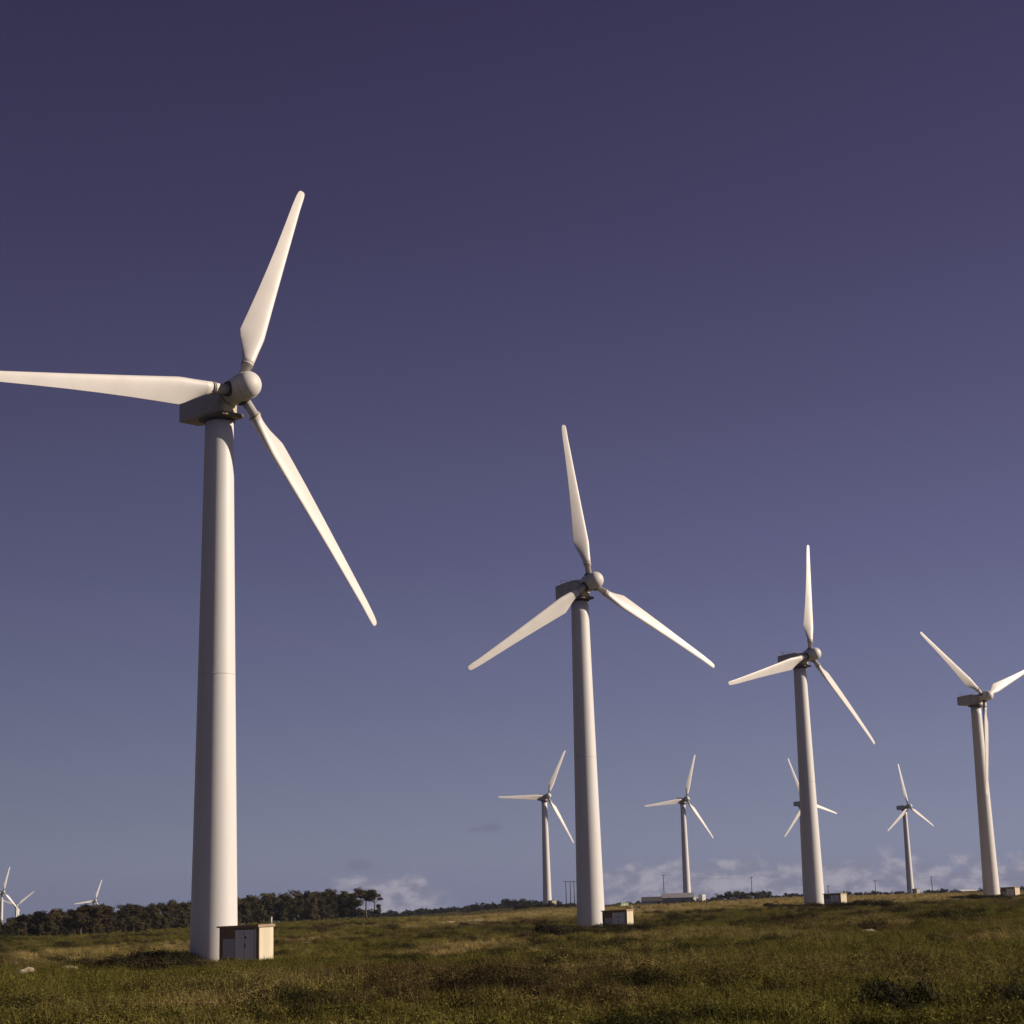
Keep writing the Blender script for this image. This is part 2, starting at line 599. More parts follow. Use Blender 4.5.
# centre fan
import bmesh
bm = bmesh.new()
bm.from_mesh(me)
bm.verts.ensure_lookup_table()
cv = bm.verts[len(gv) - 1]
for i in range(na):
    bm.faces.new((cv, bm.verts[(i + 1) % na], bm.verts[i]))
bm.normal_update()
bm.to_mesh(me)
bm.free()
dry, brown, sand = zones(gv[:, 0], gv[:, 1])
for nme, arr in (('dry', dry), ('brown', brown), ('sand', sand)):
    at_ = me.attributes.new(nme, 'FLOAT', 'POINT')
    at_.data.foreach_set('value', arr.astype(np.float32))
ground = link_mesh('ground', me)
tag(ground, kind='structure')


# ------------------------------------------------------------------ vegetation sources
def grass_tuft(n, h, spread, w, lean, seed):
    r_ = np.random.default_rng(seed)
    V, F = [], []
    for i in range(n):
        a, q = r_.random() * 6.283, r_.random() ** 0.5 * spread
        bx_, by_ = q * math.cos(a), q * math.sin(a)
        la, ll = r_.random() * 6.283, lean * (0.3 + r_.random())
        hh = h * (0.45 + 0.75 * r_.random())
        wd = w * (0.6 + 0.8 * r_.random())
        fa = r_.random() * 3.1416
        wx, wy = wd * math.cos(fa), wd * math.sin(fa)
        dx, dy = ll * hh * math.cos(la), ll * hh * math.sin(la)
        o = len(V)
        V += [(bx_ - wx, by_ - wy, -0.05), (bx_ + wx, by_ + wy, -0.05), (bx_ + dx * .35 + wx * .8, by_ + dy * .35 + wy * .8, hh * .6), (bx_ + dx * .35 - wx * .8, by_ + dy * .35 - wy * .8, hh * .6),
              (bx_ + dx + wx * .15, by_ + dy + wy * .15, hh), (bx_ + dx - wx * .15, by_ + dy - wy * .15, hh)]
        F += [(o, o + 1, o + 2, o + 3), (o + 3, o + 2, o + 4, o + 5)]
    return V, F


def leaf_cloud(n, blobs, size, seed, up=0.0, aspect=1.6):
    """small quads spread through ellipsoid blobs (cx,cy,cz,rx,ry,rz); denser near the shell"""
    r_ = np.random.default_rng(seed)
    bl = np.array(blobs)
    vol = (bl[:, 3] * bl[:, 4] * bl[:, 5]) ** 0.67
    idx = r_.choice(len(bl), n, p=vol / vol.sum())
    d = r_.normal(size=(n, 3))
    d /= np.linalg.norm(d, axis=1)[:, None]
    q = (0.35 + 0.65 * r_.random(n) ** 0.5)[:, None] * (1 + 0.18 * r_.normal(size=(n, 1)))
    c = bl[idx, :3] + d * q * bl[idx, 3:]
    nrm = d + 0.5 * r_.normal(size=(n, 3))
    nrm[:, 2] += up
    nrm /= np.linalg.norm(nrm, axis=1)[:, None]
    t1 = np.cross(nrm, r_.normal(size=(n, 3)))
    t1 /= np.linalg.norm(t1, axis=1)[:, None]
    t2 = np.cross(nrm, t1)
    s = (size * (0.5 + r_.random(n)))[:, None]
    V = np.stack([c - t1 * s * aspect, c - t2 * s, c + t1 * s * aspect, c + t2 * s], 1).reshape(-1, 3)
    F = np.arange(4 * n).reshape(-1, 4)
    return V, F


def source(name, V, F, mat):
    me_ = fast_mesh(name, V, F, mat)
    return bpy.data.objects.new(name, me_)


def coll_of(name, objs):
    c = bpy.data.collections.new(name)
    for o in objs:
        c.objects.link(o)
    return c


def scatter(name, pts, rot, scl, idx, dry_, brown_, coll, base_mat):
    me_ = bpy.data.meshes.new(name)
    me_.vertices.add(len(pts))
    me_.vertices.foreach_set('co', np.asarray(pts, np.float32).ravel())
    for nme, arr, ty in (('rotz', rot, 'FLOAT'), ('scl', scl, 'FLOAT'), ('idx', idx, 'INT'), ('dry', dry_, 'FLOAT'), ('brown', brown_, 'FLOAT')):
        a = me_.attributes.new(nme, ty, 'POINT')
        a.data.foreach_set('value', np.asarray(arr, np.int32 if ty == 'INT' else np.float32))
    me_.materials.append(base_mat)
    o = bpy.data.objects.new(name, me_)
    C.objects.link(o)
    ng = bpy.data.node_groups.new(name + '_nodes', 'GeometryNodeTree')
    ng.interface.new_socket('Geometry', in_out='INPUT', socket_type='NodeSocketGeometry')
    ng.interface.new_socket('Geometry', in_out='OUTPUT', socket_type='NodeSocketGeometry')
    N, L = ng.nodes, ng.links
    gi, go = N.new('NodeGroupInput'), N.new('NodeGroupOutput')
    ip = N.new('GeometryNodeInstanceOnPoints')
    ci = N.new('GeometryNodeCollectionInfo')
    ci.inputs[0].default_value = coll
    ci.inputs['Separate Children'].default_value = True
    ci.inputs['Reset Children'].default_value = True
    ip.inputs['Pick Instance'].default_value = True
    def attr(nm, ty):
        q = N.new('GeometryNodeInputNamedAttribute')
        q.data_type = ty
        q.inputs[0].default_value = nm
        return q.outputs[0]
    cx = N.new('ShaderNodeCombineXYZ')
    L.new(attr('rotz', 'FLOAT'), cx.inputs[2])
    L.new(gi.outputs[0], ip.inputs['Points'])
    L.new(ci.outputs[0], ip.inputs['Instance'])
    L.new(attr('idx', 'INT'), ip.inputs['Instance Index'])
    L.new(cx.outputs[0], ip.inputs['Rotation'])
    L.new(attr('scl', 'FLOAT'), ip.inputs['Scale'])
    L.new(ip.outputs[0], go.inputs[0])
    md = o.modifiers.new('instances', 'NODES')
    md.node_group = ng
    return o


def wedge(n, d0, d1, half=24.0, pw=1.0, seed=0):
    """points in the plan-view sector in front of the camera"""
    r_ = np.random.default_rng(seed)
    d = (d0 ** (pw + 1) + (d1 ** (pw + 1) - d0 ** (pw + 1)) * r_.random(n)) ** (1 / (pw + 1))
    a = np.radians((r_.random(n) * 2 - 1) * half)
    return d * np.sin(a), d * np.cos(a)


g_src = [source('grass_tuft', *grass_tuft(70, 0.40, 0.26, 0.009, 0.45, s), M['grass']) for s in (1, 2, 3)]
g_src += [source('grass_tuft', *grass_tuft(90, 0.26, 0.38, 0.011, 0.6, s), M['grass']) for s in (4, 5)]
h_src = []
for s in (1, 2, 3, 4):
    r_ = np.random.default_rng(40 + s)
    bl = [(0.22 * r_.normal(), 0.22 * r_.normal(), 0.06 + 0.10 * r_.random(), 0.2 + 0.14 * r_.random(), 0.2 + 0.14 * r_.random(), 0.13 + 0.1 * r_.random()) for _ in range(6)]
    V1, F1 = leaf_cloud(800, bl, 0.0125, 60 + s, 0.3, 2.4)
    V2, F2 = grass_tuft(40, 0.40, 0.3, 0.006, 0.4, 80 + s)
    V = np.vstack([V1, np.array(V2)])
    F = np.vstack([F1, np.array(F2) + len(V1)])
    h_src.append(source('heather_clump', V, F, M['heather']))
s_src = []
for s in (1, 2, 3):
    r_ = np.random.default_rng(140 + s)
    bl = [(0.5 * r_.normal(), 0.4 * r_.normal(), 0.10 + 0.16 * r_.random(), 0.3 + 0.2 * r_.random(), 0.3 + 0.2 * r_.random(), 0.2 + 0.16 * r_.random()) for _ in range(9)]
    V1, F1 = leaf_cloud(2600, bl, 0.0135, 160 + s, 0.3, 2.4)
    V2, F2 = grass_tuft(70, 0.62, 0.7, 0.006, 0.35, 180 + s)
    s_src.append(source('low_shrub', np.vstack([V1, np.array(V2)]), np.vstack([F1, np.array(F2) + len(V1)]), M['heather']))
ssc = coll_of('shrub_sources', s_src)
gc, hc = coll_of('grass_sources', g_src), coll_of('heather_sources', h_src)


def clear_of_pads(x, y):
    k = np.ones_like(x, bool)
    for (a, b, rx_, ry_, hb_) in SAND:
        if hb_ > 0.5:
            k &= ~((np.abs(x - a) < rx_ * 1.2) & (y < b + 1) & (y > b - 8))
    for t_ in TURB[:4]:
        k &= np.hypot(x - t_[0], y - t_[1]) > 1.9
        k &= ~((np.abs(x - t_[0] - 2) < 5) & (y < t_[1]) & (y > t_[1] - 12) & (np.random.default_rng(len(x)).random(len(x)) < 0.6))
    return k


def lay(name, sets, coll, nsrc, label, cat, keep):
    P, S, DR, BR = [], [], [], []
    for (n, d0, d1, pw, s0, s1, seed) in sets:
        x, y = wedge(n, d0, d1, 24, pw, seed)
        dr, br, sd = zones(x, y)
        k = (sd < 0.3) & clear_of_pads(x, y) & keep(x, y, dr, br, np.random.default_rng(seed + 5))
        x, y, dr, br = x[k], y[k], dr[k], br[k]
        r_ = np.random.default_rng(seed + 9)
        P.append(np.stack([x, y, height(x, y) - 0.02], 1))
        S.append(s0 + (s1 - s0) * r_.random(len(x)))
        DR.append(np.clip(dr + 0.25 * (r_.random(len(x)) - 0.5), 0, 1))
        BR.append(np.clip(br + 0.5 * (r_.random(len(x)) - 0.5), 0, 1))
    P, S, DR, BR = np.vstack(P), np.concatenate(S), np.concatenate(DR), np.concatenate(BR)
    r_ = np.random.default_rng(1)
    o = scatter(name, P, r_.random(len(P)) * 6.283, S, r_.integers(0, nsrc, len(P)), DR, BR, coll, M['grass'])
    tag(o, label, cat, kind='stuff')
    return o


lay('heath_grass', [(11000, 26, 110, 0.7, 0.45, 0.95, 11), (17000, 100, 300, 0.5, 0.7, 1.4, 12), (26000, 280, 640, 0.7, 0.8, 1.5, 13)], gc, 5,
    'mixed green and straw coloured grass covering the heath', 'grass',
    lambda x, y, dr, br, r_: r_.random(len(x)) < np.clip(0.25 + 0.9 * fbm(x, y * .6, 6, 3, 21) + dr - 0.3 * br, 0, 1))
lay('heather_cover', [(36000, 26, 110, 0.7, 0.6, 1.4, 21), (28000, 100, 300, 0.5, 0.8, 1.7, 22), (9000, 280, 520, 0.7, 0.8, 1.5, 23)], hc, 4,
    'low brown and olive heather clumps over the whole heath', 'heather',
    lambda x, y, dr, br, r_: r_.random(len(x)) < np.clip(0.15 + 1.0 * fbm(x, y * .6, 8, 3, 25) + 0.3 * br - dr * 0.85, 0, 1))


lay('low_shrubs', [(9500, 26, 110, 0.6, 0.45, 1.15, 31), (4500, 100, 300, 0.6, 0.7, 1.4, 32)], ssc, 3,
    'low mounds of mixed dwarf shrubs scattered through the heath', 'dwarf shrubs',
    lambda x, y, dr, br, r_: (r_.random(len(x)) < 1.6 * (fbm(x, y * .5, 13, 3, 44) - 0.42) * 2) & ~((np.abs(x + 18) < 14) & (y > 96) & (y < 124)))


d_src = []
for s in (1, 2, 3):
    r_ = np.random.default_rng(240 + s)
    bl = [(0.55 * r_.normal(), 0.4 * r_.normal(), 0.12 + 0.2 * r_.random(), 0.3 + 0.2 * r_.random(), 0.3 + 0.2 * r_.random(), 0.22 + 0.2 * r_.random()) for _ in range(10)]
    d_src.append(source('dark_scrub_clump', *leaf_cloud(3200, bl, 0.0145, 260 + s, 0.2, 2.2), M['scrub']))
dsc = coll_of('scrub_sources', d_src)
lay('dark_scrub', [(5200, 26, 120, 0.5, 0.4, 1.0, 41), (3400, 110, 300, 0.5, 0.7, 1.5, 42)], dsc, 3,
    'dark olive scrub clumps dotted over the heath', 'scrub',
    lambda x, y, dr, br, r_: (r_.random(len(x)) < np.maximum(0.8 * ssm(fbm(x, y * .45, 7, 4, 64), 0.51, 0.68), 0.75 * ssm(fbm(x, y * .5, 2.6, 3, 71), 0.60, 0.72))) & (dr < 0.55) & ~((np.abs(x + 17) < 12) & (y > 98) & (y < 124)))


# ------------------------------------------------------------------ wind turbines
HUB_H, OVERHANG, TILT, BLADE_R = 40.0, 2.38, 0.0971, 20.5
TOWER_TOP = HUB_H - 1.68

MT = Matrix.Rotation(-TILT, 4, 'X')                       # tilts the shaft up towards the wind (-Y)
axis = MT @ Vector((0, -1, 0))
hub_pos = Vector((0, 0, HUB_H + 0.08)) + axis * OVERHANG


def airfoil(n=12):
    xs = [0.5 * (1 - math.cos(math.pi * i / n)) for i in range(n + 1)]
    yt = lambda x: 5 * (0.2969 * math.sqrt(x) - 0.126 * x - 0.3516 * x * x + 0.2843 * x ** 3 - 0.1036 * x ** 4)
    up = [(x, yt(x)) for x in xs]
    lo = [(x, -yt(x) * 0.72) for x in reversed(xs[1:-1])]
    return up + lo


AF = airfoil()


def blade_rings():
    secs = [  # r, chord, t/c, twist deg, roundness
        (2.30, 0.90, 0.95, 14, 1.0), (2.9, 1.02, 0.74, 14, 0.65), (3.8, 1.40, 0.46, 14, 0.2), (4.6, 1.80, 0.34, 13, 0.05), (5.1, 2.0, 0.28, 12, 0), (5.6, 1.95, 0.25, 11, 0), (7.0, 1.78, 0.22, 9, 0),
        (9.0, 1.55, 0.20, 6.5, 0), (11.5, 1.30, 0.18, 4.5, 0), (14, 1.08, 0.165, 3, 0), (16.5, 0.90, 0.15, 1.8, 0), (18.6, 0.76, 0.14, 1, 0), (19.8, 0.68, 0.13, 0.5, 0), (20.25, 0.58, 0.12, 0.4, 0),
        (20.44, 0.42, 0.11, 0.3, 0), (20.5, 0.22, 0.10, 0.3, 0)]
    rings = []
    for r_, ch, tc_, tw, rd in secs:
        tw = R(tw + 3)
        bend = -0.97 * (0.35 * r_ / BLADE_R + 0.65 * (r_ / BLADE_R) ** 2)
        ring = []
        n = len(AF)
        axis_f = 0.5 * rd + 0.32 * (1 - rd)
        if r_ > 19:
            axis_f = 0.32 + (r_ - 19) * 0.08
        for i, (x, y) in enumerate(AF):
            cx_, cy_ = (axis_f - x) * ch, y * ch * tc_
            # round root
            ang = math.pi * (i / (n / 2)) if True else 0
            ex, ey = 0.5 * ch * math.cos(math.pi - (math.pi - ang)) * 1.0, 0.5 * ch * tc_ * math.sin(ang)
            cx_, cy_ = cx_ * (1 - rd) + ex * rd, cy_ * (1 - rd) + ey * rd
            X = cx_ * math.cos(tw) + cy_ * math.sin(tw)
            Y = -cx_ * math.sin(tw) + cy_ * math.cos(tw)
            ring.append((X, Y - bend, r_))
        rings.append(ring)
    return rings


def make_turbine():
    root = empty('wind_turbine', (0, 0, 0))
    # tower: tapered tube with a flared foot
    tw = MB()
    prof = [(-4.0, 1.665), (0.0, 1.66)]
    for k in range(1, 25):
        z = TOWER_TOP * k / 24
        prof.append((z, 1.66 + (1.04 - 1.66) * (z / TOWER_TOP) ** 0.92))
    tw.lathe(prof, 64)
    tower = tw.build('tower', M['tower'], root)
    for z in (19.6,):
        rr = 1.66 + (1.04 - 1.66) * (z / TOWER_TOP) ** 0.92
        q = MB()
        q.lathe([(z - 0.035, rr + 0.001), (z - 0.03, rr + 0.008), (z + 0.03, rr + 0.008), (z + 0.035, rr + 0.001)], 64)
        q.build('weld_seam', M['seam'], tower)
    q = MB()
    q.lathe([(TOWER_TOP - 0.001, 1.16), (TOWER_TOP + 0.17, 1.16)], 48)
    q.build('yaw_ring', M['dark'], root)
    # nacelle (local frame tilted with the shaft, origin on the shaft above the tower, front = -Y)
    nm_ = Matrix.Translation((0, 0, HUB_H))
    def sect(s, hw, z0, z1, b):
        return [(-hw + b, -s, z0), (hw - b, -s, z0), (hw, -s, z0 + b), (hw, -s, z1 - b), (hw - b, -s, z1), (-hw + b, -s, z1), (-hw, -s, z1 - b), (-hw, -s, z0 + b)]
    na_ = MB()
    na_.loft([sect(-4.02, 0.80, -0.82, 0.72, 0.08), sect(-3.9, 0.92, -0.94, 0.84, 0.10), sect(-2.2, 0.98, -1.14, 0.93, 0.13), sect(0.1, 1.0, -1.20, 0.96, 0.18), sect(0.75, 0.90, -1.10, 0.90, 0.38), sect(0.95, 0.84, -0.90, 0.88, 0.44)], True, True, False)
    nac = na_.build('nacelle', M['nacelle'], root, nm_)
    q = MB()
    q.box(-0.97, 0.97, -1.72, 1.3, -1.51, -1.222, 0.05)
    q.build('bedplate', M['under'], nac)
    q = MB()
    q.box(-0.55, 0.55, -1.45, -0.9, -1.215, -0.55, 0.04)
    q.build('yaw_motor', M['shed_wall'], nac)
    q = MB()
    q.loft([[(0.88 * math.cos(a), -s_ * math.cos(TILT), s_ * math.sin(TILT) + 0.86 * math.sin(a)) for a in np.linspace(0, 2 * math.pi, 28, endpoint=False)] for s_ in (0.7, 1.0, 1.42)], True, True, True)
    q.build('shaft_housing', M['nacelle'], nac)
    q = MB()                                                     # roof hatch and rails
    q.box(-0.45, 0.45, 0.0, 1.2, 0.93, 1.04, 0.03)
    q.build('roof_hatch', M['nacelle'], nac)
    q = MB()
    for sx in (-0.62, 0.62):
        for y0 in (0.2, 1.3, 2.4, 3.5):
            q.tube((sx, y0, 0.80), (sx, y0, 1.2), 0.022, n=6)
        q.tube((sx, 0.2, 1.18), (sx, 3.5, 1.18), 0.022, n=6)
    q.build('hand_rail', M['seam'], nac)
    q = MB()
    q.tube((0.2, 3.75, 0.75), (0.2, 3.75, 1.65), 0.025, n=6)
    q.tube((-0.15, 3.75, 1.5), (0.55, 3.75, 1.5), 0.018, n=6)
    for sx in (-0.15, 0.55):
        q.tube((sx, 3.75, 1.5), (sx, 3.75, 1.68), 0.05, 0.03, n=8)
    q.build('wind_sensor', M['dark'], nac)
    # hub: drum with three openings and a domed nose
    hm = Matrix.Translation(hub_pos) @ MT
    hb = MB()
    hb.lathe([(-0.78, 0.80), (-0.76, 0.93), (-0.66, 0.98), (1.10, 1.02), (1.22, 1.01)], 40, 'Y')
    hub = hb.build('hub', M['hub'], root, hm)
    ns = MB()
    pr = [(1.22, 1.0)]
    for k in range(1, 10):
        a = k / 10 * math.pi / 2
        pr.append((1.22 + 0.88 * math.sin(a), 1.0 * math.cos(a) ** 0.9))
    pr.append((2.102, 0.02))
    ns.lathe(pr, 40, 'Y')
    ns.build('nose_cone', M['hub'], hub)
    bl = MB()
    bl.loft(blade_rings(), True, True, True)
    rt = MB()
    rt.lathe([(0.70, 0.36), (2.12, 0.36), (2.121, 0.44), (2.31, 0.455), (2.36, 0.45)], 28)
    rc = MB()
    rc.lathe([(0.90, 0.56), (1.06, 0.55)], 28)
    rs = MB()
    rs.lathe([(2.20, 0.455), (2.205, 0.475), (2.275, 0.475), (2.28, 0.455)], 28)
    first = None
    for k in range(3):
        if first is None:
            first = bl.build('blade', M['blade'], root)
            r0_ = rt.build('blade_root', M['blade'], first)
            r1_ = rc.build('root_collar', M['dark'], first)
            r2_ = rs.build('flange_seam', M['under'], first)
        else:
            b2 = first.copy()
            C.objects.link(b2)
            b2.parent = root
            for ch in (r0_, r1_, r2_):
                c2 = ch.copy()
                C.objects.link(c2)
                c2.parent = b2
    return root


def set_phase(root, ph):
    k = 0
    for ch in root.children:
        if ch.name.split('.')[0] == 'blade':
            ch.matrix_local = Matrix.Translation(hub_pos) @ MT @ Matrix.Rotation(-(ph + k * 2 * math.pi / 3), 4, 'Y')
            k += 1


turb_labels = [
    'nearest and tallest white wind turbine with its left blade cut off by the photo edge',
    'second nearest white wind turbine, in the middle of the heath, blades spread evenly',
    'third nearest wind turbine with one blade straight up and one low to the left',
    'large wind turbine at the right edge with one blade hanging down along its tower',
    'distant wind turbine standing just left of the second nearest tower',
    'distant wind turbine behind the long grey barn',
    'distant wind turbine almost hidden behind the tower of the third nearest turbine',
    'distant wind turbine between the third nearest turbine and the one at the right edge',
    'far wind turbine cut by the left edge, rising highest above the wood there',
    'far wind turbine crossing blades with the one at the left edge, low behind the wood',
    'far wind turbine alone above the dark wood left of the nearest tower']
proto = make_turbine()
specs = list(TURB)
for (px, py, tip_px, D, yaw, ph) in ((4, 892, 24.5, 1440, 40, -17), (18, 905.5, 20, 1700, 30, -52), (95.5, 900.5, 20.8, 1680, 42, -23)):
    d = px_dir(px, py)
    k = D / math.hypot(d[0], d[1])
    specs.append((d[0] * k - 1.5, d[1] * k, d[2] * k - HUB_H - 0.3, yaw, ph))
turbines = []
for i, (x, y, z, yaw, ph) in enumerate(specs):
    o = proto if i == 0 else copy_tree(proto)
    o.location = (x - (0.05 if i == 0 else 0), y, z)
    o.rotation_euler = (0, 0, R(yaw))
    set_phase(o, R(ph))
    tag(o, turb_labels[i], 'wind turbine', 'white wind turbines of the wind farm')
    turbines.append(o)


# ------------------------------------------------------------------ transformer kiosks beside the towers
def make_kiosk():
    """front = -Y, right side = +X; origin at the middle of the base"""
    root = empty('transformer_kiosk', (0, 0, 0))
    Wd, Dp, H = 1.5, 0.90, 2.22
    q = MB()
    q.box(-Wd, Wd, -Dp, Dp, -0.6, H)
    wall = q.build('wall', M['shed_wall'], root)
    q = MB()
    q.box(-Wd - 0.004, Wd + 0.004, -Dp - 0.004, Dp + 0.004, -0.6, 0.14)
    q.build('plinth', M['shed_roof'], wall)
    q = MB()
    q.box(-Wd + 0.12, Wd - 0.17, -Dp - 0.008, -Dp + 0.03, 0.14, H - 0.003)
    q.build('front_cladding', M['shed_trim'], wall)
    q = MB()
    q.box(Wd - 0.17, Wd + 0.012, -Dp - 0.012, -Dp + 0.05, 0.14, H - 0.002)
    q.box(-Wd - 0.012, -Wd + 0.12, -Dp - 0.012, -Dp + 0.05, 0.14, H - 0.002)
    q.build('corner_trim', M['shed_trim'], wall)
    q = MB()
    v = [(-Wd - 0.1, -Dp - 0.22, H), (Wd + 0.08, -Dp - 0.22, H), (Wd + 0.08, Dp + 0.1, H), (-Wd - 0.1, Dp + 0.1, H),
         (-Wd - 0.1, -Dp - 0.22, H + 0.10), (Wd + 0.08, -Dp - 0.22, H + 0.17), (Wd + 0.08, Dp + 0.1, H + 0.17), (-Wd - 0.1, Dp + 0.1, H + 0.10)]
    q.add(v, [(0, 3, 2, 1), (4, 5, 6, 7), (0, 1, 5, 4), (1, 2, 6, 5), (2, 3, 7, 6), (3, 0, 4, 7)])
    rf = q.build('roof', M['shed_roof'], root)
    q = MB()
    q.tube((Wd - 0.10, Dp - 0.10, H + 0.15), (Wd - 0.10, Dp - 0.10, H + 0.56), 0.055, n=10)
    q.tube((Wd - 0.10, Dp - 0.10, H + 0.54), (Wd - 0.10, Dp - 0.10, H + 0.62), 0.09, 0.03, n=10)
    q.build('vent_pipe', M['white'], rf)
    # louvred panel on the left, white double door on the right
    q = MB()
    q.box(-1.22, -0.32, -Dp - 0.03, -Dp + 0.02, 0.30, 1.50)
    for k in range(11):
        z = 0.36 + k * 0.10
        q.add([(-1.17, -Dp - 0.032, z), (-0.37, -Dp - 0.032, z), (-0.37, -Dp - 0.065, z + 0.02), (-1.17, -Dp - 0.065, z + 0.02), (-0.37, -Dp - 0.032, z + 0.07), (-1.17, -Dp - 0.032, z + 0.07)],
              [(0, 1, 2, 3), (3, 2, 4, 5)])
    q.build('louvre_panel', M['shed_vent'], root)
    q = MB()
    q.box(-0.24, 1.14, -Dp - 0.10, -Dp + 0.02, 0.06, H - 0.16)
    dr = q.build('door', M['shed_door'], root)
    q = MB()
    q.box(0.44, 0.46, -Dp - 0.106, -Dp - 0.09, 0.1, H - 0.2)
    q.box(0.50, 0.54, -Dp - 0.15, -Dp - 0.098, 0.95, 1.20, 0.01)
    q.box(0.49, 0.60, -Dp - 0.112, -Dp - 0.098, 1.5, 1.66)
    q.build('handle', M['dark'], dr)
    q = MB()
    q.box(1.16, 1.30, -Dp - 0.016, -Dp + 0.02, 0.1, H - 0.1)
    q.build('door_frame', M['white'], root)
    return root


ki = make_kiosk()
kiosk_specs = [  # pixel centre, distance, theta relative to the view, label
    (246.5, 118.0, 32, 'nearest small cream transformer kiosk with a white door beside the tallest turbine'),
    (617.6, 200.0, 24, 'small transformer kiosk with pale side wall beside the second nearest turbine'),
    (836.0, 280.0, 30, 'small transformer kiosk beside the third nearest turbine'),
    (1012.0, 353.0, 30, 'small transformer kiosk beside the turbine at the right edge'),
    (552.5, 655.0, 62, 'tiny cream kiosk at the foot of the distant turbine left of the second nearest tower'),
    (692.3, 726.0, 50, 'tiny cream kiosk at the foot of the distant turbine behind the barn'),
    (917.5, 828.0, 50, 'tiny cream kiosk at the foot of the distant turbine near the right edge')]
kiosks = []
for i, (px, D, th, lb) in enumerate(kiosk_specs):
    o = ki if i == 0 else copy_tree(ki)
    x, y, z = at(px, D, 0, 945 if i == 0 else 910)
    zb = gz(x, y)
    if i < 4:
        zb = TURB[i][2] - (0.15, 0.42, 0.70, 0.75)[i]
    o.location = (x, y, zb)
    # theta: how far the front is turned to the viewer's left
    o.rotation_euler = (0, 0, -R(th) - math.atan2(x, y))
    tag(o, lb, 'kiosk', 'transformer kiosks at the turbines')
    kiosks.append(o)

# ------------------------------------------------------------------ gorse bushes round the tower feet
b_src = []
for s in range(5):
    r_ = np.random.default_rng(200 + s)
    bl = [(0.5 * r_.normal(), 0.4 * r_.normal(), 0.25 + 0.18 * r_.random(), 0.38 + 0.22 * r_.random(), 0.38 + 0.2 * r_.random(), 0.28 + 0.2 * r_.random()) for _ in range(8)]
    V, F = leaf_cloud(3600, bl, 0.020, 300 + s, 0.2, 2.4)
    V[:, 2] = np.maximum(V[:, 2], -0.1)
    b_src.append(fast_mesh('gorse_bush', V, F, M['bush']))


def bush(x, y, sx, sz, label, group):
    o = link_mesh('gorse_bush', b_src[random.randrange(5)])
    o.location = (x, y, gz(x, y) - 0.05)
    o.rotation_euler = (0, 0, random.random() * 6.283)
    o.scale = (sx, sx, sz)
    tag(o, label, 'bush', group)
    return o


def bushes_px(pxs, label, group, jitter=3):
    for (px, py, sx, sz) in pxs:
        x, y, z = ground_hit(px, py)
        bush(x, y, sx, sz, label, group)


rr = random.Random(4)
bushes_px([(192 - k * 7 + rr.uniform(-3, 3), 964.5 + rr.uniform(-1, 1.5), rr.uniform(1.0, 1.5), rr.uniform(0.9, 1.3)) for k in range(8)]
          + [(182 - k * 9 + rr.uniform(-4, 4), 974 + rr.uniform(-2, 2.5), rr.uniform(1.0, 1.6), rr.uniform(0.8, 1.3)) for k in range(11)],
          'dark low gorse bush standing for bushes and tower shadow left of the nearest tower', 'gorse left of the nearest tower')  # dark rows are part bushes, part stand-in for the tower's shadow
bushes_px([(212, 962, .6, .5), (232, 963, .6, .5), (255, 964, .6, .5), (267, 962.5, .7, .6), (285, 962, .7, .5), (300, 960, .7, .45)],
          'low gorse bush in front of the nearest kiosk', 'gorse in front of the nearest kiosk')
bushes_px([(548 + k * 9 + rr.uniform(-3, 3), 934 + rr.uniform(-2, 2.5), rr.uniform(1.1, 1.7), rr.uniform(0.9, 1.5)) for k in range(11)],
          'dark gorse bush round the foot of the second nearest tower', 'gorse at the second nearest tower')
bushes_px([(770 + k * 9 + rr.uniform(-3, 3), 908 + rr.uniform(-0.8, 1.5), rr.uniform(1.2, 1.8), rr.uniform(1.0, 1.5)) for k in range(14)],
          'dark gorse bush round the foot of the third nearest tower', 'gorse at the third nearest tower')
bushes_px([(958 + k * 7 + rr.uniform(-3, 3), 899.5 + rr.uniform(-0.5, 1.2), rr.uniform(1.4, 2.0), rr.uniform(0.9, 1.3)) for k in range(9)],
          'dark gorse bush on the bank under the turbine at the right edge', 'gorse at the right edge turbine')
for k in range(9):
    x, y, z = at_ground(520 + k * 6.5, 640 + rr.uniform(-8, 8))
    bush(x, y, rr.uniform(1.4, 2.2), rr.uniform(1.5, 2.4), 'dark gorse bush in front of the distant turbine left of the second nearest tower', 'gorse at the distant turbine')
bushes_px([(782, 1003, .55, .7), (775, 1006, .45, .5), (455, 1012, .4, .4), (330, 1018, .4, .4)], 'small dark bush low in the foreground heath', 'small dark foreground bushes')
bushes_px([(885, 1010, .55, .9), (897, 1018, .6, 1.0), (905, 1026, .55, .8), (890, 1030, .5, .7), (1008, 1012, .6, .8), (1020, 1018, .6, .8)],
          'dark gorse bush at the lower right corner of the heath', 'gorse at the lower right')


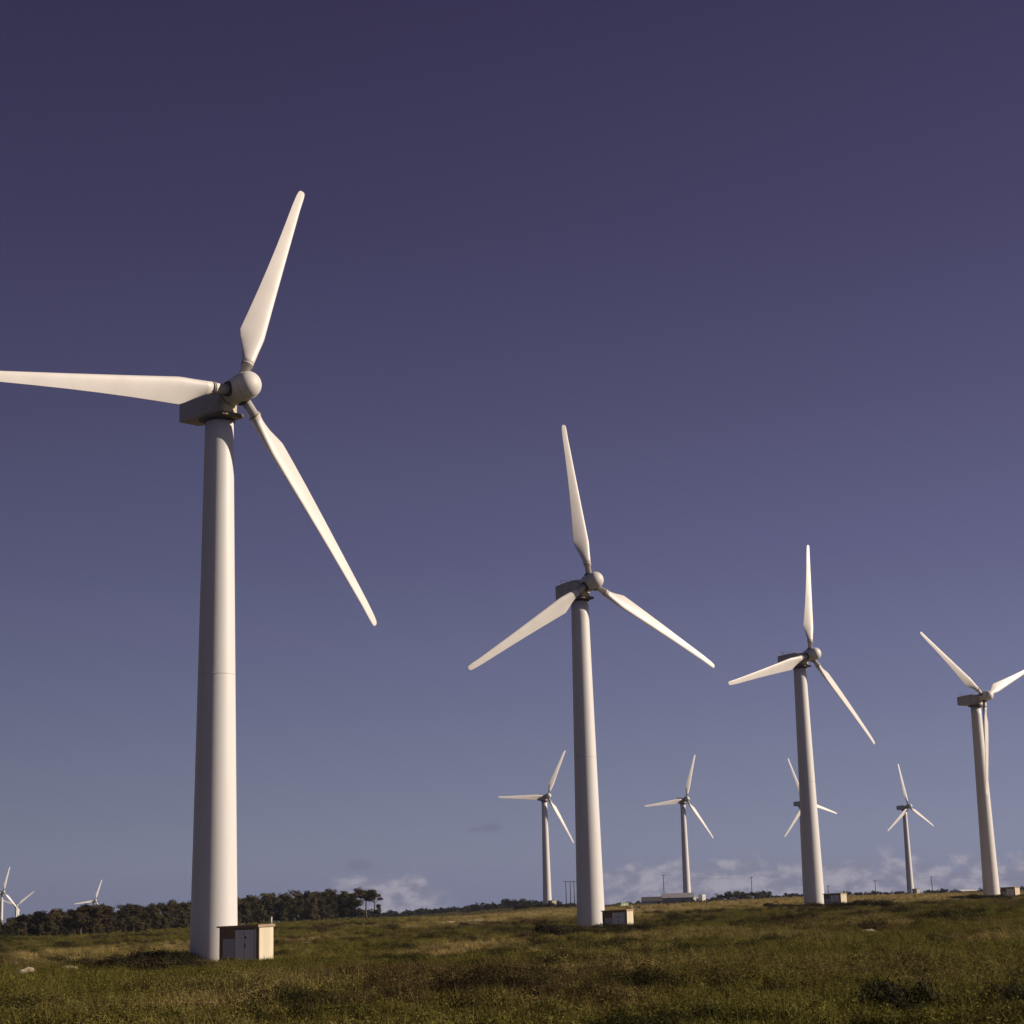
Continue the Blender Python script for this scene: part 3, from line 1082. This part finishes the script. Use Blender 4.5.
# ------------------------------------------------------------------ trees
def make_tree_meshes(seed, h, kind):
    r_ = np.random.default_rng(seed)
    tk = MB()
    pts = []
    lean = r_.normal(size=2) * 0.035 * h
    ch = {'round': 0.10, 'tall': 0.16, 'umbrella': 0.62}[kind]
    for k in range(6):
        t_ = k / 5
        pts.append((lean[0] * t_ ** 1.5, lean[1] * t_ ** 1.5, h * 0.86 * t_))
    rad0 = 0.028 * h
    rings = []
    for k, p in enumerate(pts):
        q = rad0 * (1 - 0.75 * k / 5) * (1.3 if k == 0 else 1)
        rings.append([(p[0] + q * math.cos(a), p[1] + q * math.sin(a), p[2] - (0.4 if k == 0 else 0)) for a in np.linspace(0, 2 * math.pi, 8, endpoint=False)])
    tk.loft(rings, True, True, True)
    bl = []
    nb = {'round': 17, 'tall': 15, 'umbrella': 11}[kind]
    for k in range(nb):
        a = r_.random() * 6.283
        if kind == 'umbrella':
            z = h * (ch + (0.95 - ch) * (0.35 + 0.65 * r_.random()))
            q = 0.27 * h * math.sqrt(r_.random())
            s = h * (0.08 + 0.06 * r_.random())
            bl.append((q * math.cos(a) + lean[0] * .8, q * math.sin(a) + lean[1] * .8, z, s * 1.3, s * 1.3, s * 0.75))
        else:
            u = r_.random()
            z = h * (ch + (0.93 - ch) * u)
            wid = (0.26 if kind == 'round' else 0.19) * h * math.sqrt(max(0.05, 1 - abs(2 * u - 0.8) ** 2 / 1.7))
            q = wid * (0.35 + 0.65 * r_.random())
            s = h * (0.075 + 0.065 * r_.random())
            bl.append((q * math.cos(a) + lean[0] * u, q * math.sin(a) + lean[1] * u, z, s * 1.15, s * 1.15, s))
        c = bl[-1]
        zt = max(h * 0.15, c[2] - 0.16 * h)
        tt = min(1, zt / (h * 0.86))
        tk.tube((lean[0] * tt ** 1.5, lean[1] * tt ** 1.5, zt), (c[0], c[1], c[2]), 0.011 * h, 0.004 * h, 5)
    V, F = leaf_cloud(2600 if kind != 'umbrella' else 1700, bl, 0.016 * h, seed + 1, 0.3, 1.5)
    crown = fast_mesh('crown', V, F, M['leaf'])
    tmp = tk.build('trunk', M['bark'])
    trunk = tmp.data
    bpy.data.objects.remove(tmp)
    return trunk, crown


tree_src = {k: [make_tree_meshes(500 + 17 * i + 100 * j, 7.0, k) for i in range(4)] for j, k in enumerate(('round', 'tall', 'umbrella'))}


def tree(x, y, h, kind, label, group, wide=1.0):
    root = empty('tree', (x, y, gz(x, y) - 0.1), random.random() * 6.283)
    root.scale = (h / 7.0 * wide, h / 7.0 * wide, h / 7.0)
    tr, cr = tree_src[kind][random.randrange(4)]
    link_mesh('trunk', tr, root)
    link_mesh('crown', cr, root)
    tag(root, label, 'tree', group)
    return root


# top edge of the wood in the photograph: pixel column -> height in pixels above its foot
prof = [(-60, 19), (0, 20), (20, 23), (60, 26), (80, 27), (100, 28), (120, 25.5), (150, 25), (180, 27), (195, 27), (215, 26), (240, 26), (270, 28), (300, 28), (320, 30), (345, 28), (356, 24), (380, 22)]
edge = [(-60, 350), (0, 350), (100, 345), (190, 425), (240, 470), (300, 500), (370, 530)]
pxa, pya = zip(*prof)
exa, eya = zip(*edge)
rr = random.Random(11)


def wood(x0, x1, step, rows, label, group, kinds):
    px = x0
    while px < x1:
        for row in range(rows):
            p = px + rr.uniform(-0.5, 0.5) * step
            D = float(np.interp(p, exa, eya)) + row * 8 + rr.uniform(-3, 5)
            hpx = float(np.interp(p, pxa, pya))
            hh = hpx * D / FPX * rr.uniform(*((0.35, 0.62), (0.6, 0.95), (0.7, 1.06), (0.72, 1.08), (0.8, 1.08), (0.85, 1.05))[row])
            x, y, z = at_ground(p, D)
            tree(x, y, hh, rr.choice(kinds), label, group, rr.uniform(1.05, 1.6))
        px += step


wood(-40, 70, 13, 6, 'dark bushy tree in the wood at the far left edge', 'trees at the left edge of the wood', ['round', 'round', 'tall'])
wood(70, 135, 12, 6, 'brown green tree in the higher clump left of the nearest tower', 'trees in the higher clump', ['round', 'tall'])
wood(135, 205, 11.5, 6, 'dark tree in the wood directly left of the nearest tower', 'trees directly left of the nearest tower', ['round', 'tall', 'round'])
wood(205, 310, 12.5, 6, 'dark rounded tree in the wood behind the nearest kiosk', 'trees behind the nearest kiosk', ['round', 'tall', 'round'])
wood(310, 352, 11.5, 6, 'tall rounded tree near the right end of the wood', 'tall trees near the right end of the wood', ['round', 'round', 'tall'])
for (px, D, hpx, kind, lb) in ((356, 526, 25, 'round', 'full round tree reaching the ground just left of the umbrella shaped trees'),
                               (366, 530, 29, 'umbrella', 'taller umbrella shaped tree at the right end of the wood'),
                               (374.5, 531, 25, 'umbrella', 'lower umbrella shaped tree, last at the right end of the wood'),
                               (377, 524, 14, 'round', 'low round bush under the umbrella shaped trees at the end of the wood')):
    x, y, z = at_ground(px, D)
    tree(x, y, hpx * D / FPX * 1.02, kind, lb, None, 1.25)


# far woods and hedges that read as one mass
def far_mass(name, rows, label, cat):
    V, F, o = [], [], 0
    r_ = np.random.default_rng(77)
    for (p0, p1, D, step, h0, h1) in rows:
        p = p0
        while p < p1:
            d_ = D + r_.normal() * 14
            x, y, z = at_ground(p, d_)
            h = h0 + (h1 - h0) * r_.random() * (0.4 + 1.0 * float(fbm(p, 3.0, 22, 2, 3)))
            bl = [(x + h * .35 * r_.normal(), y + h * .35 * r_.normal(), z + h * (0.28 + 0.5 * r_.random()), h * .36, h * .36, h * .26) for _ in range(5)]
            v, f = leaf_cloud(150, bl, 0.085 * h, int(r_.integers(1e6)), 0.3, 1.5)
            V.append(v)
            F.append(f + o)
            o += len(v)
            p += step * (0.6 + 0.8 * r_.random())
    me_ = fast_mesh(name, np.vstack(V), np.vstack(F), M['leaf_far'])
    ob = link_mesh(name, me_)
    tag(ob, label, cat, kind='stuff')
    return ob


far_mass('far_wood', [(340, 560, 1000, 3.2, 2.6, 6.2), (340, 560, 1040, 3.2, 3.6, 7.0), (330, 560, 1100, 4, 4, 7.0)],
         'long dark wood on the skyline between the near wood and the second nearest tower', 'wood')
far_mass('far_scrub', [(545, 1100, 1050, 4.2, 1.2, 3.6), (545, 1100, 1090, 4.0, 1.4, 3.8)],
         'low broken line of dark scrub along the skyline on the right', 'scrub')
far_mass('barn_hedge', [(655, 720, 700, 4.5, 0.9, 1.5), (720, 770, 820, 3.4, 2.4, 4.6)],
         'dark hedge around the long grey barn', 'hedge')

# ------------------------------------------------------------------ buildings in the distance
def gable(name, px0, px1, D, hw, hr, depth, wallm, roofm, label, cat, doors=True, turn=0.0):
    xa, ya, _ = at((px0 + px1) / 2, D, 0)
    L = (px1 - px0) * D / FPX
    root = empty(name, (xa, ya, gz(xa, ya) - 0.2), -math.atan2(xa, ya) + turn)
    q = MB()
    q.box(-L / 2, L / 2, -depth / 2, depth / 2, -0.5, hw)
    for s in (-1, 1):
        xx = s * (L / 2 - 0.05)
        q.add([(xx, -depth / 2, hw), (xx, depth / 2, hw), (xx, 0, hr - 0.02)], [(0, 1, 2)])
    w = q.build('wall', wallm, root)
    q = MB()
    e = 0.3
    rings = []
    for xx in (-L / 2 - e, L / 2 + e):
        rings.append([(xx, -depth / 2 - e, hw - 0.1), (xx, 0, hr), (xx, depth / 2 + e, hw - 0.1), (xx, depth / 2 + e, hw - 0.28), (xx, 0, hr - 0.18), (xx, -depth / 2 - e, hw - 0.28)])
    q.loft(rings, True, True, False)
    q.build('roof', roofm, root)
    if doors:
        q = MB()
        q.box(L * 0.28, L * 0.40, -depth / 2 - 0.06, -depth / 2 + 0.1, 0, hw * 0.82)
        q.build('door', M['dark'], root)
    tag(root, label, cat)
    return root


gable('farm_house', 642.5, 661.5, 690, 2.3, 3.9, 7, M['barn_wall'], M['barn_roof'], 'small grey house with dark pitched roof at the left end of the long barn', 'house')
gable('barn', 662.5, 693, 712, 2.6, 4.3, 9, M['barn_grey'], M['barn_grey'], 'long low grey barn behind the distant turbine in the middle', 'barn', False)
gable('greenhouse_shed', 958, 975, 940, 1.3, 1.8, 6, M['white'], M['white'], 'long low white shed on the skyline left of the turbine at the right edge', 'shed', False, R(35))


def box_cabin(name, px, D, w, d_, h, mat, roofm, label, cat, th=25):
    x, y, z = at_ground(px, D)
    root = empty(name, (x, y, z), -math.atan2(x, y) - R(th))
    q = MB()
    q.box(-w / 2, w / 2, -d_ / 2, d_ / 2, -0.5, h, 0.03)
    q.build('body', mat, root)
    q = MB()
    q.box(-w / 2 - 0.12, w / 2 + 0.12, -d_ / 2 - 0.12, d_ / 2 + 0.12, h + 0.001, h + 0.14, 0.02)
    q.build('roof', roofm, root)
    q = MB()
    q.box(-0.4, 0.4, -d_ / 2 - 0.04, -d_ / 2 + 0.03, 0.1, h * 0.8)
    q.build('door', M['shed_vent'], root)
    tag(root, label, cat)
    return root


box_cabin('white_cabin', 702.3, 735, 2.1, 2.1, 2.5, M['white'], M['white'], 'white box cabin right of the kiosk at the distant middle turbine', 'cabin', -50)
box_cabin('green_cabin', 622.5, 560, 3.1, 2.2, 1.9, M['green'], M['green'], 'low green cabin seen over the roof of the second nearest kiosk', 'cabin', -40)


# ------------------------------------------------------------------ utility poles and wires
def pole(px, D, top_py, label, group, arm=1.6, lean=0.0):
    x, y, z = at_ground(px, D)
    d = px_dir(px, top_py)
    zt = d[2] / math.hypot(d[0], d[1]) * D
    h = zt - z
    root = empty('utility_pole', (x, y, z), -math.atan2(x, y))
    root.rotation_euler[1] = lean
    q = MB()
    q.tube((0, 0, -0.5), (0, 0, h), 0.19, 0.13, 10)
    q.build('post', M['wood'], root)
    q = MB()
    q.box(-arm / 2, arm / 2, -0.2, -0.1, h - 0.55, h - 0.40)
    arm_o = q.build('cross_arm', M['wood'], root)
    q = MB()
    for sx in (-arm / 2 + 0.1, 0, arm / 2 - 0.1):
        q.tube((sx, -0.15, h - 0.40), (sx, -0.15, h - 0.15), 0.06, 0.04, 8)
    q.build('insulator', M['dark'], arm_o)
    tag(root, label, 'utility pole', group)
    return Vector((x, y, zt - 0.2))


pole(566.4, 720, 880.5, 'leftmost of the three poles close together beside the second nearest tower', 'poles beside the second nearest tower', 2.2)
pole(570.8, 722, 880.5, 'middle one of the three poles close together beside the second nearest tower', 'poles beside the second nearest tower', 2.2)
pole(574.6, 724, 880.5, 'rightmost of the three poles, nearest the second nearest tower', 'poles beside the second nearest tower', 2.2)
pts = [pole(664.5, 790, 874.5, 'utility pole rising behind the small grey house', 'poles along the skyline'),
       pole(752.5, 850, 876.5, 'utility pole between the white box cabin and the third nearest turbine', 'poles along the skyline', 1.6, 0.012),
       pole(829, 905, 885.5, 'thin pole just above the third nearest kiosk', 'poles along the skyline', 1.0),
       pole(876.5, 900, 880, 'utility pole left of the distant turbine near the right edge', 'poles along the skyline', 1.4),
       pole(933.5, 870, 876, 'leaning utility pole right of the distant turbine near the right edge', 'poles along the skyline', 1.6, -0.02)]
x, y, z = at(1080, 850, 0)
d = px_dir(1080, 876)
pts.append(Vector((x, y, d[2] / math.hypot(d[0], d[1]) * 850)))
lbs = ['overhead wire from the house pole to the next pole', 'overhead wire running to the third nearest turbine', 'overhead wire behind the third nearest kiosk',
       'overhead wire passing behind the distant turbine near the right edge', 'overhead wire from the leaning pole out past the right edge']
for k in range(len(pts) - 1):
    q = MB()
    prev = None
    for i in range(13):
        t_ = i / 12
        p = pts[k].lerp(pts[k + 1], t_) - Vector((0, 0, 1.2 * 4 * t_ * (1 - t_)))
        if prev is not None:
            q.tube(prev, p, 0.022, n=5)
        prev = p
    o = q.build('overhead_wire', M['dark'])
    tag(o, lbs[k], 'wire', 'overhead wires on the skyline')

# ------------------------------------------------------------------ the air: thin even haze round the whole place
HAZE = 0.00006
hm_ = bpy.data.materials.new('haze_air')
hm_.use_nodes = True
hm_.node_tree.nodes.clear()
ho = hm_.node_tree.nodes.new('ShaderNodeOutputMaterial')
hv = hm_.node_tree.nodes.new('ShaderNodeVolumePrincipled')
hv.inputs['Color'].default_value = (0.68, 0.77, 1.0, 1)
hv.inputs['Density'].default_value = HAZE
hm_.node_tree.links.new(hv.outputs[0], ho.inputs['Volume'])
q = MB()
q.box(-3150, 3150, -3150, 3150, float(gv[:, 2].min()) - 2, 68)
hz = q.build('haze', hm_)
tag(hz, 'thin pale air over the whole heath', 'haze', kind='stuff')
